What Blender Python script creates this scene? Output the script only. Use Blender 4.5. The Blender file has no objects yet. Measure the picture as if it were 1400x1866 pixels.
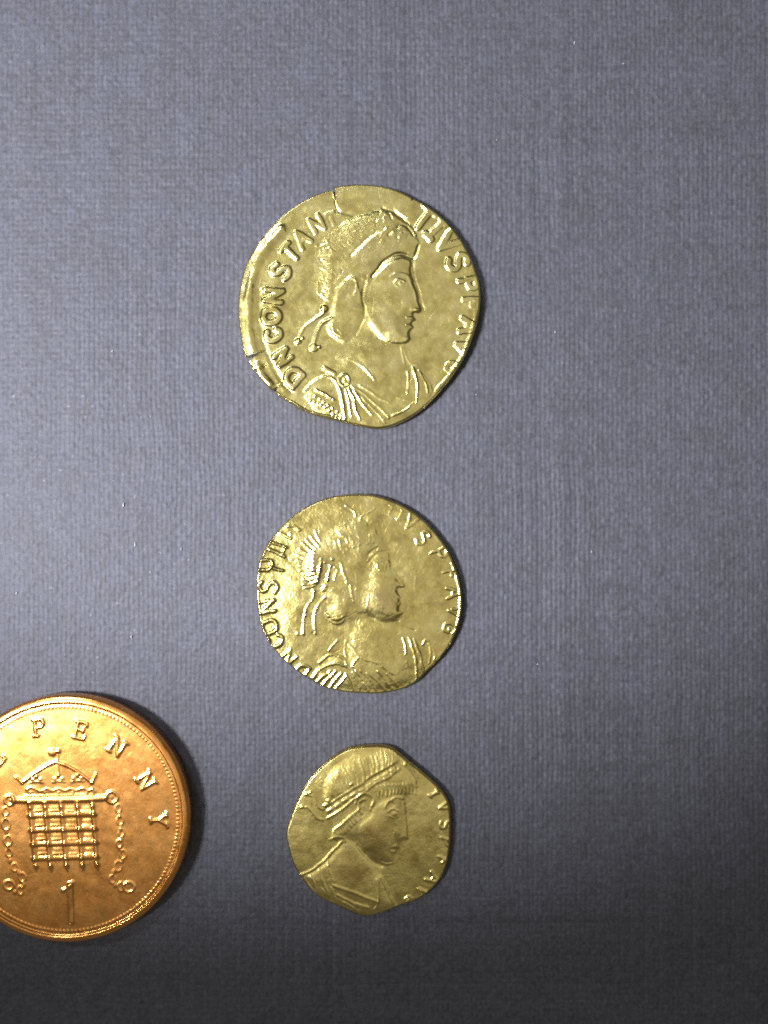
import bpy, math
import numpy as np

# ------------------------------------------------------------------ camera, light, exposure
MM = 0.001
CAM_H = 70.0            # mm above the cloth
PXMM = 21.6             # photo pixels per mm on the cloth plane (a penny is 20.3 mm wide)
PCX, PCY = 700.0, 933.0
scene = bpy.context.scene
col = scene.collection

cam_d = bpy.data.cameras.new('camera')
cam = bpy.data.objects.new('camera', cam_d)
col.objects.link(cam)
cam.location = (0, 0, CAM_H * MM)
cam_d.sensor_fit = 'VERTICAL'
cam_d.sensor_height = 24.0
cam_d.lens = 24.0 * CAM_H / (1866.0 / PXMM)
cam_d.clip_start = 0.002
cam_d.clip_end = 10.0
cam_d.dof.use_dof = True
cam_d.dof.focus_distance = (CAM_H - 0.6) * MM
cam_d.dof.aperture_fstop = 4.0
scene.camera = cam

world = bpy.data.worlds.new('World')
scene.world = world
world.use_nodes = True
bg = world.node_tree.nodes['Background']
bg.inputs['Color'].default_value = (1.0, 0.92, 0.80, 1)
bg.inputs['Strength'].default_value = 0.12


def aim(o, target):
    from mathutils import Vector
    d = Vector(target) - o.location
    o.rotation_euler = d.to_track_quat('-Z', 'Y').to_euler()


def area(name, loc, target, sx, sy, power, color):
    l = bpy.data.lights.new(name, 'AREA')
    l.shape = 'RECTANGLE'
    l.size, l.size_y = sx * MM, sy * MM
    l.energy = power
    l.color = color
    o = bpy.data.objects.new(name, l)
    col.objects.link(o)
    o.location = [c * MM for c in loc]
    aim(o, [c * MM for c in target])
    return o


def spot(name, loc, target, radius, reach, blend, power, color):
    l = bpy.data.lights.new(name, 'SPOT')
    l.shadow_soft_size = radius * MM
    d = math.dist(loc, target)
    l.spot_size = 2 * math.atan(reach / d)
    l.spot_blend = blend
    l.energy = power
    l.color = color
    o = bpy.data.objects.new(name, l)
    col.objects.link(o)
    o.location = [c * MM for c in loc]
    aim(o, [c * MM for c in target])
    return o


# pale ceiling overhead, a cool lamp standing close on the left, an added bluish fill from the upper left to lift the cloth
area('ceiling_light', (-130, 90, 600), (-130, 90, 0), 950, 680, 0.95, (1.0, 0.97, 0.92))
spot('lamp_left', (-106, -13, 143), (-10, 36, 0), 16, 67, 0.21, 4.15, (0.84, 0.86, 1.0))
spot('fill_upper_left', (-190, 300, 340), (-32, 48, 0), 85, 58, 0.7, 10.5, (0.70, 0.77, 1.0))

scene.render.engine = 'CYCLES'
scene.cycles.use_denoising = False
scene.cycles.filter_width = 1.8
scene.view_settings.view_transform = 'Standard'
scene.view_settings.look = 'None'
scene.view_settings.exposure = 0.0
scene.view_settings.gamma = 1.0
scene.view_settings.use_curve_mapping = False
scene.render.film_transparent = False

# ------------------------------------------------------------------ helpers
rng = np.random.default_rng(7)


def smooth01(t):
    t = np.clip(t, 0, 1)
    return t * t * (3 - 2 * t)


_noise_tex = {}


def noise(x, y, scale, seed=0):
    """smooth random field, about -1..1, feature size 'scale' (tiles every 64*scale)"""
    key = seed
    if key not in _noise_tex:
        r = np.random.default_rng(1000 + seed)
        _noise_tex[key] = r.standard_normal((64, 64))
    t = _noise_tex[key]
    u, v = x / scale, y / scale
    iu, iv = np.floor(u).astype(np.int64), np.floor(v).astype(np.int64)
    fu, fv = u - iu, v - iv
    fu = fu * fu * (3 - 2 * fu)
    fv = fv * fv * (3 - 2 * fv)
    a = t[iu % 64, iv % 64]
    b = t[(iu + 1) % 64, iv % 64]
    c = t[iu % 64, (iv + 1) % 64]
    d = t[(iu + 1) % 64, (iv + 1) % 64]
    return ((a * (1 - fu) + b * fu) * (1 - fv) + (c * (1 - fu) + d * fu) * fv) * 0.6


def catmull(pts, n=6):
    p = np.array(pts, float)
    if len(p) < 3:
        return p
    q = np.vstack([2 * p[0] - p[1], p, 2 * p[-1] - p[-2]])
    out = []
    for i in range(1, len(q) - 2):
        t = np.linspace(0, 1, n, endpoint=False)[:, None]
        a, b, c, d = q[i - 1], q[i], q[i + 1], q[i + 2]
        out.append(0.5 * ((2 * b) + (c - a) * t + (2 * a - 5 * b + 4 * c - d) * t ** 2 + (3 * b - a - 3 * c + d) * t ** 3))
    out.append(p[-1:])
    return np.vstack(out)


def mesh_from(name, verts, faces, normals, mat, wear=None):
    """verts (n,3) metres, faces (m,k) same-size polygons or list of such arrays"""
    if not isinstance(faces, list):
        faces = [faces]
    me = bpy.data.meshes.new(name)
    nl = sum(f.size for f in faces)
    npoly = sum(len(f) for f in faces)
    me.vertices.add(len(verts))
    me.vertices.foreach_set('co', np.ascontiguousarray(verts, np.float32).ravel())
    me.loops.add(nl)
    me.polygons.add(npoly)
    me.loops.foreach_set('vertex_index', np.concatenate([f.ravel() for f in faces]).astype(np.int32))
    starts, s = [], 0
    for f in faces:
        starts.append(s + np.arange(len(f)) * f.shape[1])
        s += f.size
    me.polygons.foreach_set('loop_start', np.concatenate(starts).astype(np.int32))
    me.polygons.foreach_set('use_smooth', np.ones(npoly, bool))
    me.update(calc_edges=True)
    if normals is not None:
        me.normals_split_custom_set_from_vertices([tuple(v) for v in normals])
    if wear is not None:
        at = me.attributes.new('wear', 'FLOAT', 'POINT')
        at.data.foreach_set('value', np.ascontiguousarray(wear, np.float32))
    me.materials.append(mat)
    return me


def link(name, me, parent=None):
    o = bpy.data.objects.new(name, me)
    col.objects.link(o)
    if parent is not None:
        o.parent = parent
    return o


# ------------------------------------------------------------------ materials
def new_mat(name):
    m = bpy.data.materials.new(name)
    m.use_nodes = True
    nt = m.node_tree
    return m, nt, nt.nodes['Principled BSDF']


def nd(nt, typ, **kw):
    n = nt.nodes.new(typ)
    for k, v in kw.items():
        if k in n.inputs:
            n.inputs[k].default_value = v
        else:
            setattr(n, k, v)
    return n


def ramp(nt, src, stops):
    r = nt.nodes.new('ShaderNodeValToRGB')
    e = r.color_ramp.elements
    e[0].position, e[0].color = stops[0][0], (*stops[0][1], 1)
    e[1].position, e[1].color = stops[1][0], (*stops[1][1], 1)
    for p, c in stops[2:]:
        k = e.new(p)
        k.color = (*c, 1)
    nt.links.new(src, r.inputs['Fac'])
    return r


def metal(name, c_lo, c_mid, c_hi, c_wear, rough_lo, rough_hi, seed, scratch=0.25, bump=0.3):
    m, nt, b = new_mat(name)
    L = nt.links.new
    tc = nd(nt, 'ShaderNodeTexCoord')
    mp = nd(nt, 'ShaderNodeMapping')
    mp.inputs['Location'].default_value = (seed, seed * 1.7, 0)
    geo = nd(nt, 'ShaderNodeNewGeometry')
    L(geo.outputs['Position'], mp.inputs['Vector'])
    n1 = nd(nt, 'ShaderNodeTexNoise', Scale=620.0, Detail=6.0, Roughness=0.62)
    L(mp.outputs['Vector'], n1.inputs['Vector'])
    r1 = ramp(nt, n1.outputs['Fac'], [(0.30, c_lo), (0.50, c_mid), (0.72, c_hi)])
    # second tone: rubbed high points, and the small coin's brown patches
    at = nd(nt, 'ShaderNodeAttribute')
    at.attribute_name = 'wear'
    mw = nd(nt, 'ShaderNodeMixRGB')
    L(at.outputs['Fac'], mw.inputs['Fac'])
    L(r1.outputs['Color'], mw.inputs['Color1'])
    mw.inputs['Color2'].default_value = (*c_wear, 1)
    # small dark tarnish freckles
    n2 = nd(nt, 'ShaderNodeTexNoise', Scale=2600.0, Detail=4.0, Roughness=0.6)
    L(mp.outputs['Vector'], n2.inputs['Vector'])
    r2 = ramp(nt, n2.outputs['Fac'], [(0.60, (0, 0, 0)), (0.78, (1, 1, 1))])
    mx = nd(nt, 'ShaderNodeMixRGB')
    mx.blend_type = 'MULTIPLY'
    L(mw.outputs['Color'], mx.inputs['Color1'])
    mx.inputs['Color2'].default_value = (0.62, 0.55, 0.42, 1)
    L(r2.outputs['Color'], mx.inputs['Fac'])
    L(mx.outputs['Color'], b.inputs['Base Color'])
    b.inputs['Metallic'].default_value = 1.0
    b.inputs['Coat Weight'].default_value = 0.5
    b.inputs['Coat Roughness'].default_value = 0.10
    n3 = nd(nt, 'ShaderNodeTexNoise', Scale=1100.0, Detail=5.0, Roughness=0.7)
    L(mp.outputs['Vector'], n3.inputs['Vector'])
    mr = nd(nt, 'ShaderNodeMapRange')
    mr.inputs['From Min'].default_value = 0.3
    mr.inputs['From Max'].default_value = 0.7
    mr.inputs['To Min'].default_value = rough_lo
    mr.inputs['To Max'].default_value = rough_hi
    L(n3.outputs['Fac'], mr.inputs['Value'])
    L(mr.outputs['Result'], b.inputs['Roughness'])
    # micro wear: fine grain and directional scratches
    mp2 = nd(nt, 'ShaderNodeMapping')
    mp2.inputs['Rotation'].default_value = (0, 0, 0.9 + seed)
    mp2.inputs['Scale'].default_value = (9000, 500, 500)
    L(geo.outputs['Position'], mp2.inputs['Vector'])
    n4 = nd(nt, 'ShaderNodeTexNoise', Scale=1.0, Detail=2.0)
    L(mp2.outputs['Vector'], n4.inputs['Vector'])
    n5 = nd(nt, 'ShaderNodeTexNoise', Scale=7000.0, Detail=3.0)
    L(mp.outputs['Vector'], n5.inputs['Vector'])
    ad = nd(nt, 'ShaderNodeMath')
    ad.operation = 'MULTIPLY_ADD'
    L(n4.outputs['Fac'], ad.inputs[0])
    ad.inputs[1].default_value = scratch
    L(n5.outputs['Fac'], ad.inputs[2])
    bp = nd(nt, 'ShaderNodeBump', Strength=bump, Distance=0.00003)
    L(ad.outputs['Value'], bp.inputs['Height'])
    L(bp.outputs['Normal'], b.inputs['Normal'])
    return m


M_gold1 = metal('worn_gold_large', (0.46, 0.38, 0.11), (0.65, 0.55, 0.175), (0.78, 0.68, 0.28), (0.62, 0.51, 0.25), 0.16, 0.32, 0.31)
M_gold2 = metal('worn_gold_medium', (0.42, 0.33, 0.095), (0.64, 0.52, 0.155), (0.77, 0.66, 0.25), (0.58, 0.46, 0.18), 0.15, 0.30, 0.77)
M_gold3 = metal('worn_gold_small', (0.48, 0.36, 0.095), (0.68, 0.54, 0.16), (0.76, 0.62, 0.21), (0.44, 0.31, 0.088), 0.22, 0.36, 1.31)
M_copper = metal('bronze_penny', (0.88, 0.37, 0.075), (0.97, 0.43, 0.10), (0.98, 0.50, 0.14), (0.96, 0.46, 0.115), 0.18, 0.28, 2.1, 0.12, 0.08)


def cloth_mat():
    m, nt, b = new_mat('grey_book_cloth')
    L = nt.links.new
    geo = nd(nt, 'ShaderNodeNewGeometry')
    n1 = nd(nt, 'ShaderNodeTexNoise', Scale=260.0, Detail=5.0, Roughness=0.6)
    L(geo.outputs['Position'], n1.inputs['Vector'])
    r1 = ramp(nt, n1.outputs['Fac'], [(0.30, (0.057, 0.055, 0.058)), (0.5, (0.061, 0.060, 0.066)), (0.70, (0.065, 0.065, 0.074))])
    n2 = nd(nt, 'ShaderNodeTexNoise', Scale=3200.0, Detail=4.0, Roughness=0.65)
    L(geo.outputs['Position'], n2.inputs['Vector'])
    r2 = ramp(nt, n2.outputs['Fac'], [(0.3, (0.66, 0.65, 0.60)), (0.7, (1.25, 1.25, 1.3))])
    mx = nd(nt, 'ShaderNodeMixRGB', Fac=1.0)
    mx.blend_type = 'MULTIPLY'
    L(r1.outputs['Color'], mx.inputs['Color1'])
    L(r2.outputs['Color'], mx.inputs['Color2'])
    at = nd(nt, 'ShaderNodeAttribute')
    at.attribute_name = 'wear'
    mt = nd(nt, 'ShaderNodeMixRGB', Fac=1.0)
    mt.blend_type = 'MULTIPLY'
    L(mx.outputs['Color'], mt.inputs['Color1'])
    L(at.outputs['Fac'], mt.inputs['Color2'])
    L(mt.outputs['Color'], b.inputs['Base Color'])
    n3 = nd(nt, 'ShaderNodeTexNoise', Scale=2400.0, Detail=2.0)
    L(geo.outputs['Position'], n3.inputs['Vector'])
    mr = nd(nt, 'ShaderNodeMapRange')
    mr.inputs['From Min'].default_value = 0.66
    mr.inputs['From Max'].default_value = 0.78
    mr.inputs['To Min'].default_value = 0.66
    mr.inputs['To Max'].default_value = 0.42
    L(n3.outputs['Fac'], mr.inputs['Value'])
    L(mr.outputs['Result'], b.inputs['Roughness'])
    b.inputs['Specular IOR Level'].default_value = 0.42
    # loose fibres
    mp = nd(nt, 'ShaderNodeMapping')
    mp.inputs['Scale'].default_value = (9000, 2200, 2200)
    mp.inputs['Rotation'].default_value = (0, 0, 0.25)
    L(geo.outputs['Position'], mp.inputs['Vector'])
    n4 = nd(nt, 'ShaderNodeTexNoise', Scale=1.0, Detail=4.0, Roughness=0.65)
    L(mp.outputs['Vector'], n4.inputs['Vector'])
    bp = nd(nt, 'ShaderNodeBump', Strength=0.5, Distance=0.00005)
    L(n4.outputs['Fac'], bp.inputs['Height'])
    L(bp.outputs['Normal'], b.inputs['Normal'])
    return m


M_cloth = cloth_mat()

# ------------------------------------------------------------------ the cloth the coins lie on


def build_cloth():
    def axis(lo, hi, step):
        inner = np.arange(lo, hi, step)
        outer = []
        d, s = hi, step
        while d < 150:
            s *= 1.35
            d += s
            outer.append(d)
        left, d, s = [], lo, step
        while d > -150:
            s *= 1.35
            d -= s
            left.append(d)
        return np.array(left[::-1] + list(inner) + outer)
    xs = axis(-35.5, 35.5, 0.104)
    ys = axis(-46.5, 46.5, 0.122)
    X, Y = np.meshgrid(xs, ys)
    PX, PY = 0.405, 0.47
    u = X + 0.004 * Y + 0.11 * noise(X, Y, 5.0, 1) + 0.05 * noise(X, Y, 1.1, 2)
    v = Y - 0.006 * X + 0.12 * noise(X, Y, 4.0, 3) + 0.06 * noise(X, Y, 0.9, 4)
    iu = np.floor(u / PX)
    iv = np.floor(v / PY)
    fu, fv = u / PX - iu, v / PY - iv
    cu = np.sin(np.pi * fu)
    par = (iu + iv) % 2
    rr = np.random.default_rng(3).random((512, 512))
    rc = rr[iu.astype(int) % 512, iv.astype(int) % 512]
    nub = np.sin(np.pi * fv)
    rib = cu ** 0.8
    h = rib * (0.040 + (0.030 + 0.075 * rc) * nub ** 0.8 * (0.6 + 0.4 * par))
    # stretches where the cross threads show instead of the ribs
    wmix = smooth01(0.5 + 0.9 * noise(X, Y, 7.0, 5))
    h2 = (nub ** 0.8) * (0.045 + 0.06 * rc * cu) * 0.9
    h = h * (1 - 0.45 * wmix) + h2 * 0.45 * wmix
    h += 0.022 * noise(X, Y, 0.26, 6) + 0.026 * noise(X, Y, 0.7, 8) + 0.03 * noise(X, Y, 6.0, 7)
    fade = smooth01((60 - np.maximum(np.abs(X) - 5, np.abs(Y) - 14)) / 22)
    Z = (h - 0.13) * 0.62 * fade - 0.03
    r2 = np.random.default_rng(8)
    ccol, crow = r2.standard_normal(512), r2.standard_normal(512)
    ci, ri = iu.astype(int) % 512, iv.astype(int) % 512
    tone = 1.0 + 0.20 * (rc - 0.5) + 0.06 * ccol[ci] * (0.5 + noise(X, Y, 9.0, 11)) + 0.035 * crow[ri] * (0.5 + noise(X, Y, 9.0, 12))
    tone = np.clip(tone, 0.6, 1.5)
    ny, nx = X.shape
    V = np.stack([X, Y, Z], -1).reshape(-1, 3) * MM
    i = np.arange(nx * ny).reshape(ny, nx)
    F = np.stack([i[:-1, :-1], i[:-1, 1:], i[1:, 1:], i[1:, :-1]], -1).reshape(-1, 4)
    o = link('cloth', mesh_from('cloth', V, F, None, M_cloth, tone.ravel()))
    o['kind'] = 'structure'
    o['label'] = 'dark grey ribbed woven cloth lying under all the coins'
    return o


build_cloth()

# ------------------------------------------------------------------ coins as struck relief

GLYPH = {
    'D': [[(0, 0), (0, 1)], 'c', [(0, 1), (.42, .96), (.68, .72), (.70, .3), (.42, .04), (0, 0)]],
    'N': [[(0, 0), (0, 1)], [(0, 1), (.66, 0)], [(.66, 0), (.66, 1)]],
    'C': ['c', [(.66, .82), (.42, 1), (.14, .86), (0, .5), (.14, .14), (.42, 0), (.66, .18)]],
    'O': ['c', [(.4, 1), (.72, .85), (.8, .5), (.72, .15), (.4, 0), (.08, .15), (0, .5), (.08, .85), (.4, 1)]],
    'S': ['c', [(.56, .86), (.34, 1), (.08, .86), (.08, .66), (.3, .52), (.54, .38), (.58, .16), (.32, 0), (.04, .12)]],
    'T': [[(-.02, 1), (.70, 1)], [(.34, 1), (.34, 0)]],
    'A': [[(0, 0), (.36, 1)], [(.36, 1), (.72, 0)], [(.14, .38), (.58, .38)]],
    'V': [[(0, 1), (.36, 0)], [(.36, 0), (.72, 1)]],
    'I': [[(.1, 0), (.1, 1)], [(-.06, 1), (.26, 1)], [(-.06, 0), (.26, 0)]],
    'P': [[(0, 0), (0, 1)], 'c', [(0, 1), (.42, .97), (.56, .76), (.42, .54), (0, .5)]],
    'F': [[(0, 0), (0, 1)], [(0, 1), (.55, 1)], [(0, .54), (.42, .54)]],
    'G': ['c', [(.64, .84), (.40, 1), (.12, .84), (0, .5), (.12, .14), (.40, 0), (.64, .12), (.64, .42)], 'l', [(.42, .44), (.7, .44)]],
    'E': [[(0, 0), (0, 1)], [(0, 1), (.56, 1)], [(0, .52), (.42, .52)], [(0, 0), (.58, 0)]],
    'Y': [[(0, 1), (.36, .48)], [(.72, 1), (.36, .48)], [(.36, .48), (.36, 0)]],
}
SERIF = {
    'P': [[(-.14, 0), (.16, 0)], [(-.14, 1), (.05, 1)]],
    'E': [[(-.14, 0), (.05, 0)], [(-.14, 1), (.05, 1)], [(.58, 0), (.62, .2)], [(.56, 1), (.58, .82)], [(.42, .42), (.42, .62)]],
    'N': [[(-.14, 0), (.14, 0)], [(-.16, 1), (.05, 1)], [(.52, 1), (.80, 1)]],
    'Y': [[(-.12, 1), (.14, 1)], [(.58, 1), (.84, 1)], [(.22, 0), (.50, 0)]],
}


class Coin:
    def __init__(self, origin, zscale, outline, thick, mat, step=0.043, centre=None, warp=1.0, notches=()):
        self.ox, self.oy, self.zs = origin[0], origin[1], zscale
        self.mat, self.thick = mat, thick
        self.k = (CAM_H - thick) / CAM_H / PXMM          # mm per photo pixel at the coin's face
        o = catmull(list(outline) + [outline[0]], 8)[:-1]
        c = np.array(centre if centre is not None else o.mean(0))
        self.c = c
        d = o - c
        th = np.arctan2(d[:, 1], d[:, 0])
        r = np.hypot(d[:, 0], d[:, 1])
        s = np.argsort(th)
        th, r = th[s], r[s]
        th = np.concatenate([th - 2 * np.pi, th, th + 2 * np.pi])
        r = np.concatenate([r, r, r])
        self.th, self.r = th, r
        Rm = r.mean() / zscale * self.k
        n = int(2 * Rm / step)
        n += n % 2
        g = np.linspace(-1, 1, n + 1)
        U, W = np.meshgrid(g, g)
        dx = U * np.sqrt(1 - W * W / 2)
        dy = W * np.sqrt(1 - U * U / 2)
        rad = np.hypot(dx, dy)
        ang = np.arctan2(dy, dx)
        RR = np.interp(ang, th, r)
        self.rad = rad
        cut = np.zeros_like(RR)                            # splits in the edge run straight in from the rim
        for nx, ny, dep, hw in notches:
            a0 = math.atan2(ny - c[1], nx - c[0])
            dd = np.abs((ang - a0 + np.pi) % (2 * np.pi) - np.pi) * RR
            cut += dep * np.clip(1 - (dd / hw) ** 1.4, 0, 1)
        pull = 1 - cut / RR * smooth01((rad - 0.80) / 0.20)
        self.X = c[0] + dx * RR * pull                      # zoom coordinates (y down)
        self.Y = c[1] + dy * RR * pull
        self.X0, self.Y0 = self.X, self.Y
        q = self.k / zscale
        xm, ym = self.X * q, self.Y * q
        sd = int(abs(origin[1])) % 40 + 100
        self.X = self.X0 + warp / q * (0.050 * noise(xm, ym, 0.7, sd) + 0.026 * noise(xm, ym, 0.25, sd + 1))
        self.Y = self.Y0 + warp / q * (0.050 * noise(xm, ym, 0.7, sd + 2) + 0.026 * noise(xm, ym, 0.25, sd + 3))
        self.edge = (1 - rad) * RR                          # distance to the rim, zoom units
        self.ang = ang
        self.Z = np.zeros_like(self.X)
        self.base = self.Z.copy()
        self.wearv = None
        self.id = np.zeros(self.X.shape, np.int32)
        self.names = ['flan']
        self.parents = [None]
        self.n = n

    # unit: zoom unit -> mm
    @property
    def u(self):
        return self.k / self.zs

    def part(self, name, parent=None):
        self.names.append(name)
        self.parents.append(parent)
        return len(self.names) - 1

    def box(self, pts, m):
        x0, y0 = np.min(pts, 0) - m
        x1, y1 = np.max(pts, 0) + m
        return np.nonzero((self.X > x0) & (self.X < x1) & (self.Y > y0) & (self.Y < y1))

    def _strokeV(self, lines, w, taper, prof):
        allp = np.vstack(lines)
        sel = self.box(allp, np.max(w) * 1.05)
        x, y = self.X[sel], self.Y[sel]
        V = np.zeros(len(x))
        for p in lines:
            seg = np.hypot(*np.diff(p, axis=0).T)
            tot = max(seg.sum(), 1e-6)
            acc = 0.0
            for a, b, L in zip(p[:-1], p[1:], seg):
                if L < 1e-6:
                    continue
                d = b - a
                t = np.clip(((x - a[0]) * d[0] + (y - a[1]) * d[1]) / (L * L), 0, 1)
                dist = np.hypot(x - a[0] - t * d[0], y - a[1] - t * d[1])
                f = (acc + t * L) / tot
                ww = w * (1 + (taper - 1) * f)
                q = dist / ww
                if prof == 'flat':
                    v = smooth01((1 - q) / 0.55)
                elif prof == 'sharp':
                    v = np.clip(1 - q, 0, 1)
                else:
                    v = np.where(q < 1, 0.5 + 0.5 * np.cos(np.pi * np.clip(q, 0, 1)), 0)
                V = np.maximum(V, v)
                acc += L
        return sel, V

    def stroke(self, pts, w, h, pid=None, taper=1.0, prof='round', smooth=True, cut=0.3):
        lines = [catmull(pts, 5) if smooth else np.array(pts, float)]
        sel, V = self._strokeV(lines, w, taper, prof)
        self.Z[sel] += h * V
        if pid is not None:
            s = tuple(a[V > cut] for a in sel)
            self.id[s] = pid
        return pid

    def letter(self, ch, cx, cy, size, w, h, tilt=0.0, ref=None, wide=1.0, serif=False, name='letter', prof='flat', parent=None):
        c = np.array(ref if ref is not None else self.c)
        up = np.array([cx, cy], float) - c
        up /= np.hypot(*up)
        a = math.radians(tilt)
        up = np.array([up[0] * math.cos(a) - up[1] * math.sin(a), up[0] * math.sin(a) + up[1] * math.cos(a)])
        rt = np.array([-up[1], up[0]])
        g = GLYPH[ch]
        xs = [q[0] for s in g if not isinstance(s, str) for q in s]
        mid = (min(xs) + max(xs)) / 2
        lines, curve = [], False
        for s in list(g) + (SERIF.get(ch, []) if serif else []):
            if isinstance(s, str):
                curve = s == 'c'
                continue
            p = np.array([np.array([cx, cy]) + rt * (q[0] - mid) * size * wide + up * (q[1] - 0.5) * size for q in s])
            lines.append(catmull(p, 6) if curve else p)
            curve = False
        sel, V = self._strokeV(lines, w, 1.0, prof)
        pid = self.part(name, parent)
        self.Z[sel] += h * V
        s = tuple(q[V > 0.2] for q in sel)
        self.id[s] = pid
        return pid

    def mass(self, poly, h, edge, pid=None, puff=0.0, pk=120.0, smooth=True, fade=None):
        p = np.array(poly, float)
        if smooth:
            p = catmull(np.vstack([p, p[:1]]), 5)[:-1]
        sel = self.box(p, 2)
        x, y = self.X[sel], self.Y[sel]
        ins = np.zeros(len(x), bool)
        D = np.full(len(x), 1e9)
        q = np.roll(p, -1, 0)
        for a, b in zip(p, q):
            d = b - a
            L2 = d @ d
            if L2 < 1e-9:
                continue
            t = np.clip(((x - a[0]) * d[0] + (y - a[1]) * d[1]) / L2, 0, 1)
            D = np.minimum(D, (x - a[0] - t * d[0]) ** 2 + (y - a[1] - t * d[1]) ** 2)
            c = ((a[1] > y) != (b[1] > y))
            with np.errstate(divide='ignore', invalid='ignore'):
                xi = a[0] + (y - a[1]) / (b[1] - a[1] + 1e-12) * d[0]
            ins ^= c & (x < xi)
        D = np.sqrt(D)
        V = np.where(ins, h * smooth01(D / edge) + puff * (1 - np.exp(-D / pk)), 0)
        if fade is not None:
            V = V * smooth01((x - fade[0]) / (fade[1] - fade[0]))
        self.Z[sel] += V
        if pid is not None:
            s = tuple(a[ins & (D > 1.5)] for a in sel)
            self.id[s] = pid
        return pid

    def bump(self, cx, cy, rx, ry, h, ang=0.0, pid=None, prof='g'):
        a = math.radians(ang)
        R = max(rx, ry) * 2.2
        sel = self.box(np.array([[cx, cy]]), R)
        dx, dy = self.X[sel] - cx, self.Y[sel] - cy
        p = (dx * math.cos(a) + dy * math.sin(a)) / rx
        q = (-dx * math.sin(a) + dy * math.cos(a)) / ry
        d2 = p * p + q * q
        if prof == 'ball':
            V = np.sqrt(np.clip(1 - d2, 0, 1))
            m = d2 < 1
        else:
            V = np.exp(-d2 * 1.4)
            m = d2 < 0.8
        self.Z[sel] += h * V
        if pid is not None:
            s = tuple(t[m] for t in sel)
            self.id[s] = pid
        return pid

    def ball(self, cx, cy, r, h, pid=None):
        return self.bump(cx, cy, r, r, h, 0, pid, 'ball')

    def grain(self, seed, a=1.0):
        xm, ym = self.X * self.u, self.Y * self.u
        self.Z += a * (0.030 * noise(xm, ym, 3.1, seed) + 0.012 * noise(xm, ym, 1.1, seed + 1)
                       + 0.006 * noise(xm, ym, 0.42, seed + 2) + 0.0026 * noise(xm, ym, 0.17, seed + 3))

    def scratches(self, n, seed, h=0.006, lmin=20, lmax=110, ang=None, spread=180):
        r = np.random.default_rng(seed)
        R = self.r.mean()
        for _ in range(n):
            a, q = r.uniform(0, 6.28), R * 0.92 * math.sqrt(r.random())
            x, y = self.c[0] + q * math.cos(a), self.c[1] + q * math.sin(a)
            t = math.radians((ang if ang is not None else 0) + r.uniform(-spread, spread) / 2)
            L = r.uniform(lmin, lmax)
            self.stroke([(x, y), (x + L * math.cos(t), y + L * math.sin(t))], r.uniform(3.5, 6), -h * r.uniform(.4, 1.3), smooth=False)

    def mark(self):
        self.base = self.Z.copy()

    def rub(self, lo, hi, seed, amount=0.3, soften=1, scale=1.0):
        """uneven wear: relief fades in places, edges soften, high points get the rubbed tone"""
        xm, ym = self.X0 * self.u, self.Y0 * self.u
        R = self.Z - self.base
        R *= scale * np.clip(1 - amount * (0.5 + noise(xm, ym, 1.9, seed)), 0.25, 1.15)
        for _ in range(soften):
            for ax in (0, 1):
                R = 0.25 * np.roll(R, 1, ax) + 0.5 * R + 0.25 * np.roll(R, -1, ax)
        self.Z = self.base + R
        w = smooth01((R - lo) / (hi - lo)) + 0.25 * noise(xm, ym, 0.6, seed + 1)
        self.wearv = np.clip(w, 0, 1)

    def stain(self, polys, soft, seed):  # puts the second tone in hand-placed outlines instead of by height
        keep, self.Z = self.Z, np.zeros_like(self.Z)
        W = np.zeros_like(self.Z)
        for p in polys:
            self.Z[:] = 0
            self.mass(p, 1.0, soft)
            W = np.maximum(W, self.Z)
        self.Z = keep
        n = noise(self.X0 * self.u, self.Y0 * self.u, 0.5, seed)
        self.wearv = np.clip(W * (0.85 + 0.3 * n), 0, 1)

    def build(self, name, wall_mat=None, edge_round=14.0, edge_drop=0.12, floor=-0.035, wall_bulge=0.05):
        u = self.u
        n = self.n
        Z = self.Z - edge_drop * (1 - smooth01(self.edge / edge_round)) ** 2
        Z = Z + self.thick
        Z = np.maximum(Z, 0.02)
        Xm = (self.X0 / self.zs + self.ox - PCX) * self.k
        Ym = -(self.Y0 / self.zs + self.oy - PCY) * self.k
        # base point of the thing
        cx = (self.c[0] / self.zs + self.ox - PCX) * self.k
        cy = -(self.c[1] / self.zs + self.oy - PCY) * self.k
        P = np.stack([Xm - cx, Ym - cy, Z - floor], -1)
        # smooth normals of the whole face so that the parts meet without a seam
        du = np.zeros_like(P)
        dv = np.zeros_like(P)
        du[:, 1:-1] = P[:, 2:] - P[:, :-2]
        du[:, 0], du[:, -1] = P[:, 1] - P[:, 0], P[:, -1] - P[:, -2]
        dv[1:-1] = P[2:] - P[:-2]
        dv[0], dv[-1] = P[1] - P[0], P[-1] - P[-2]
        N = np.cross(du, dv)
        N[N[..., 2] < 0] *= -1
        ln = np.linalg.norm(N, axis=-1, keepdims=True)
        N = np.where(ln > 1e-12, N / np.maximum(ln, 1e-12), np.array([0, 0, 1.0]))
        for (i, j) in ((0, 0), (0, n), (n, 0), (n, n)):
            N[i, j] = N[min(max(i, 1), n - 1), min(max(j, 1), n - 1)]
        idx = np.arange((n + 1) ** 2).reshape(n + 1, n + 1)
        Q = np.stack([idx[:-1, :-1], idx[1:, :-1], idx[1:, 1:], idx[:-1, 1:]], -1).reshape(-1, 4)
        # y runs downwards in the photograph, so this winding faces up
        ids4 = self.id.ravel()[Q]
        fid = ids4.max(1)
        cnt = (ids4 == fid[:, None]).sum(1)
        fid = np.where(cnt >= 2, fid, ids4.min(1))
        P = P.reshape(-1, 3)
        N = N.reshape(-1, 3)
        WR = (self.wearv if self.wearv is not None else np.zeros_like(self.Z)).ravel()
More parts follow.
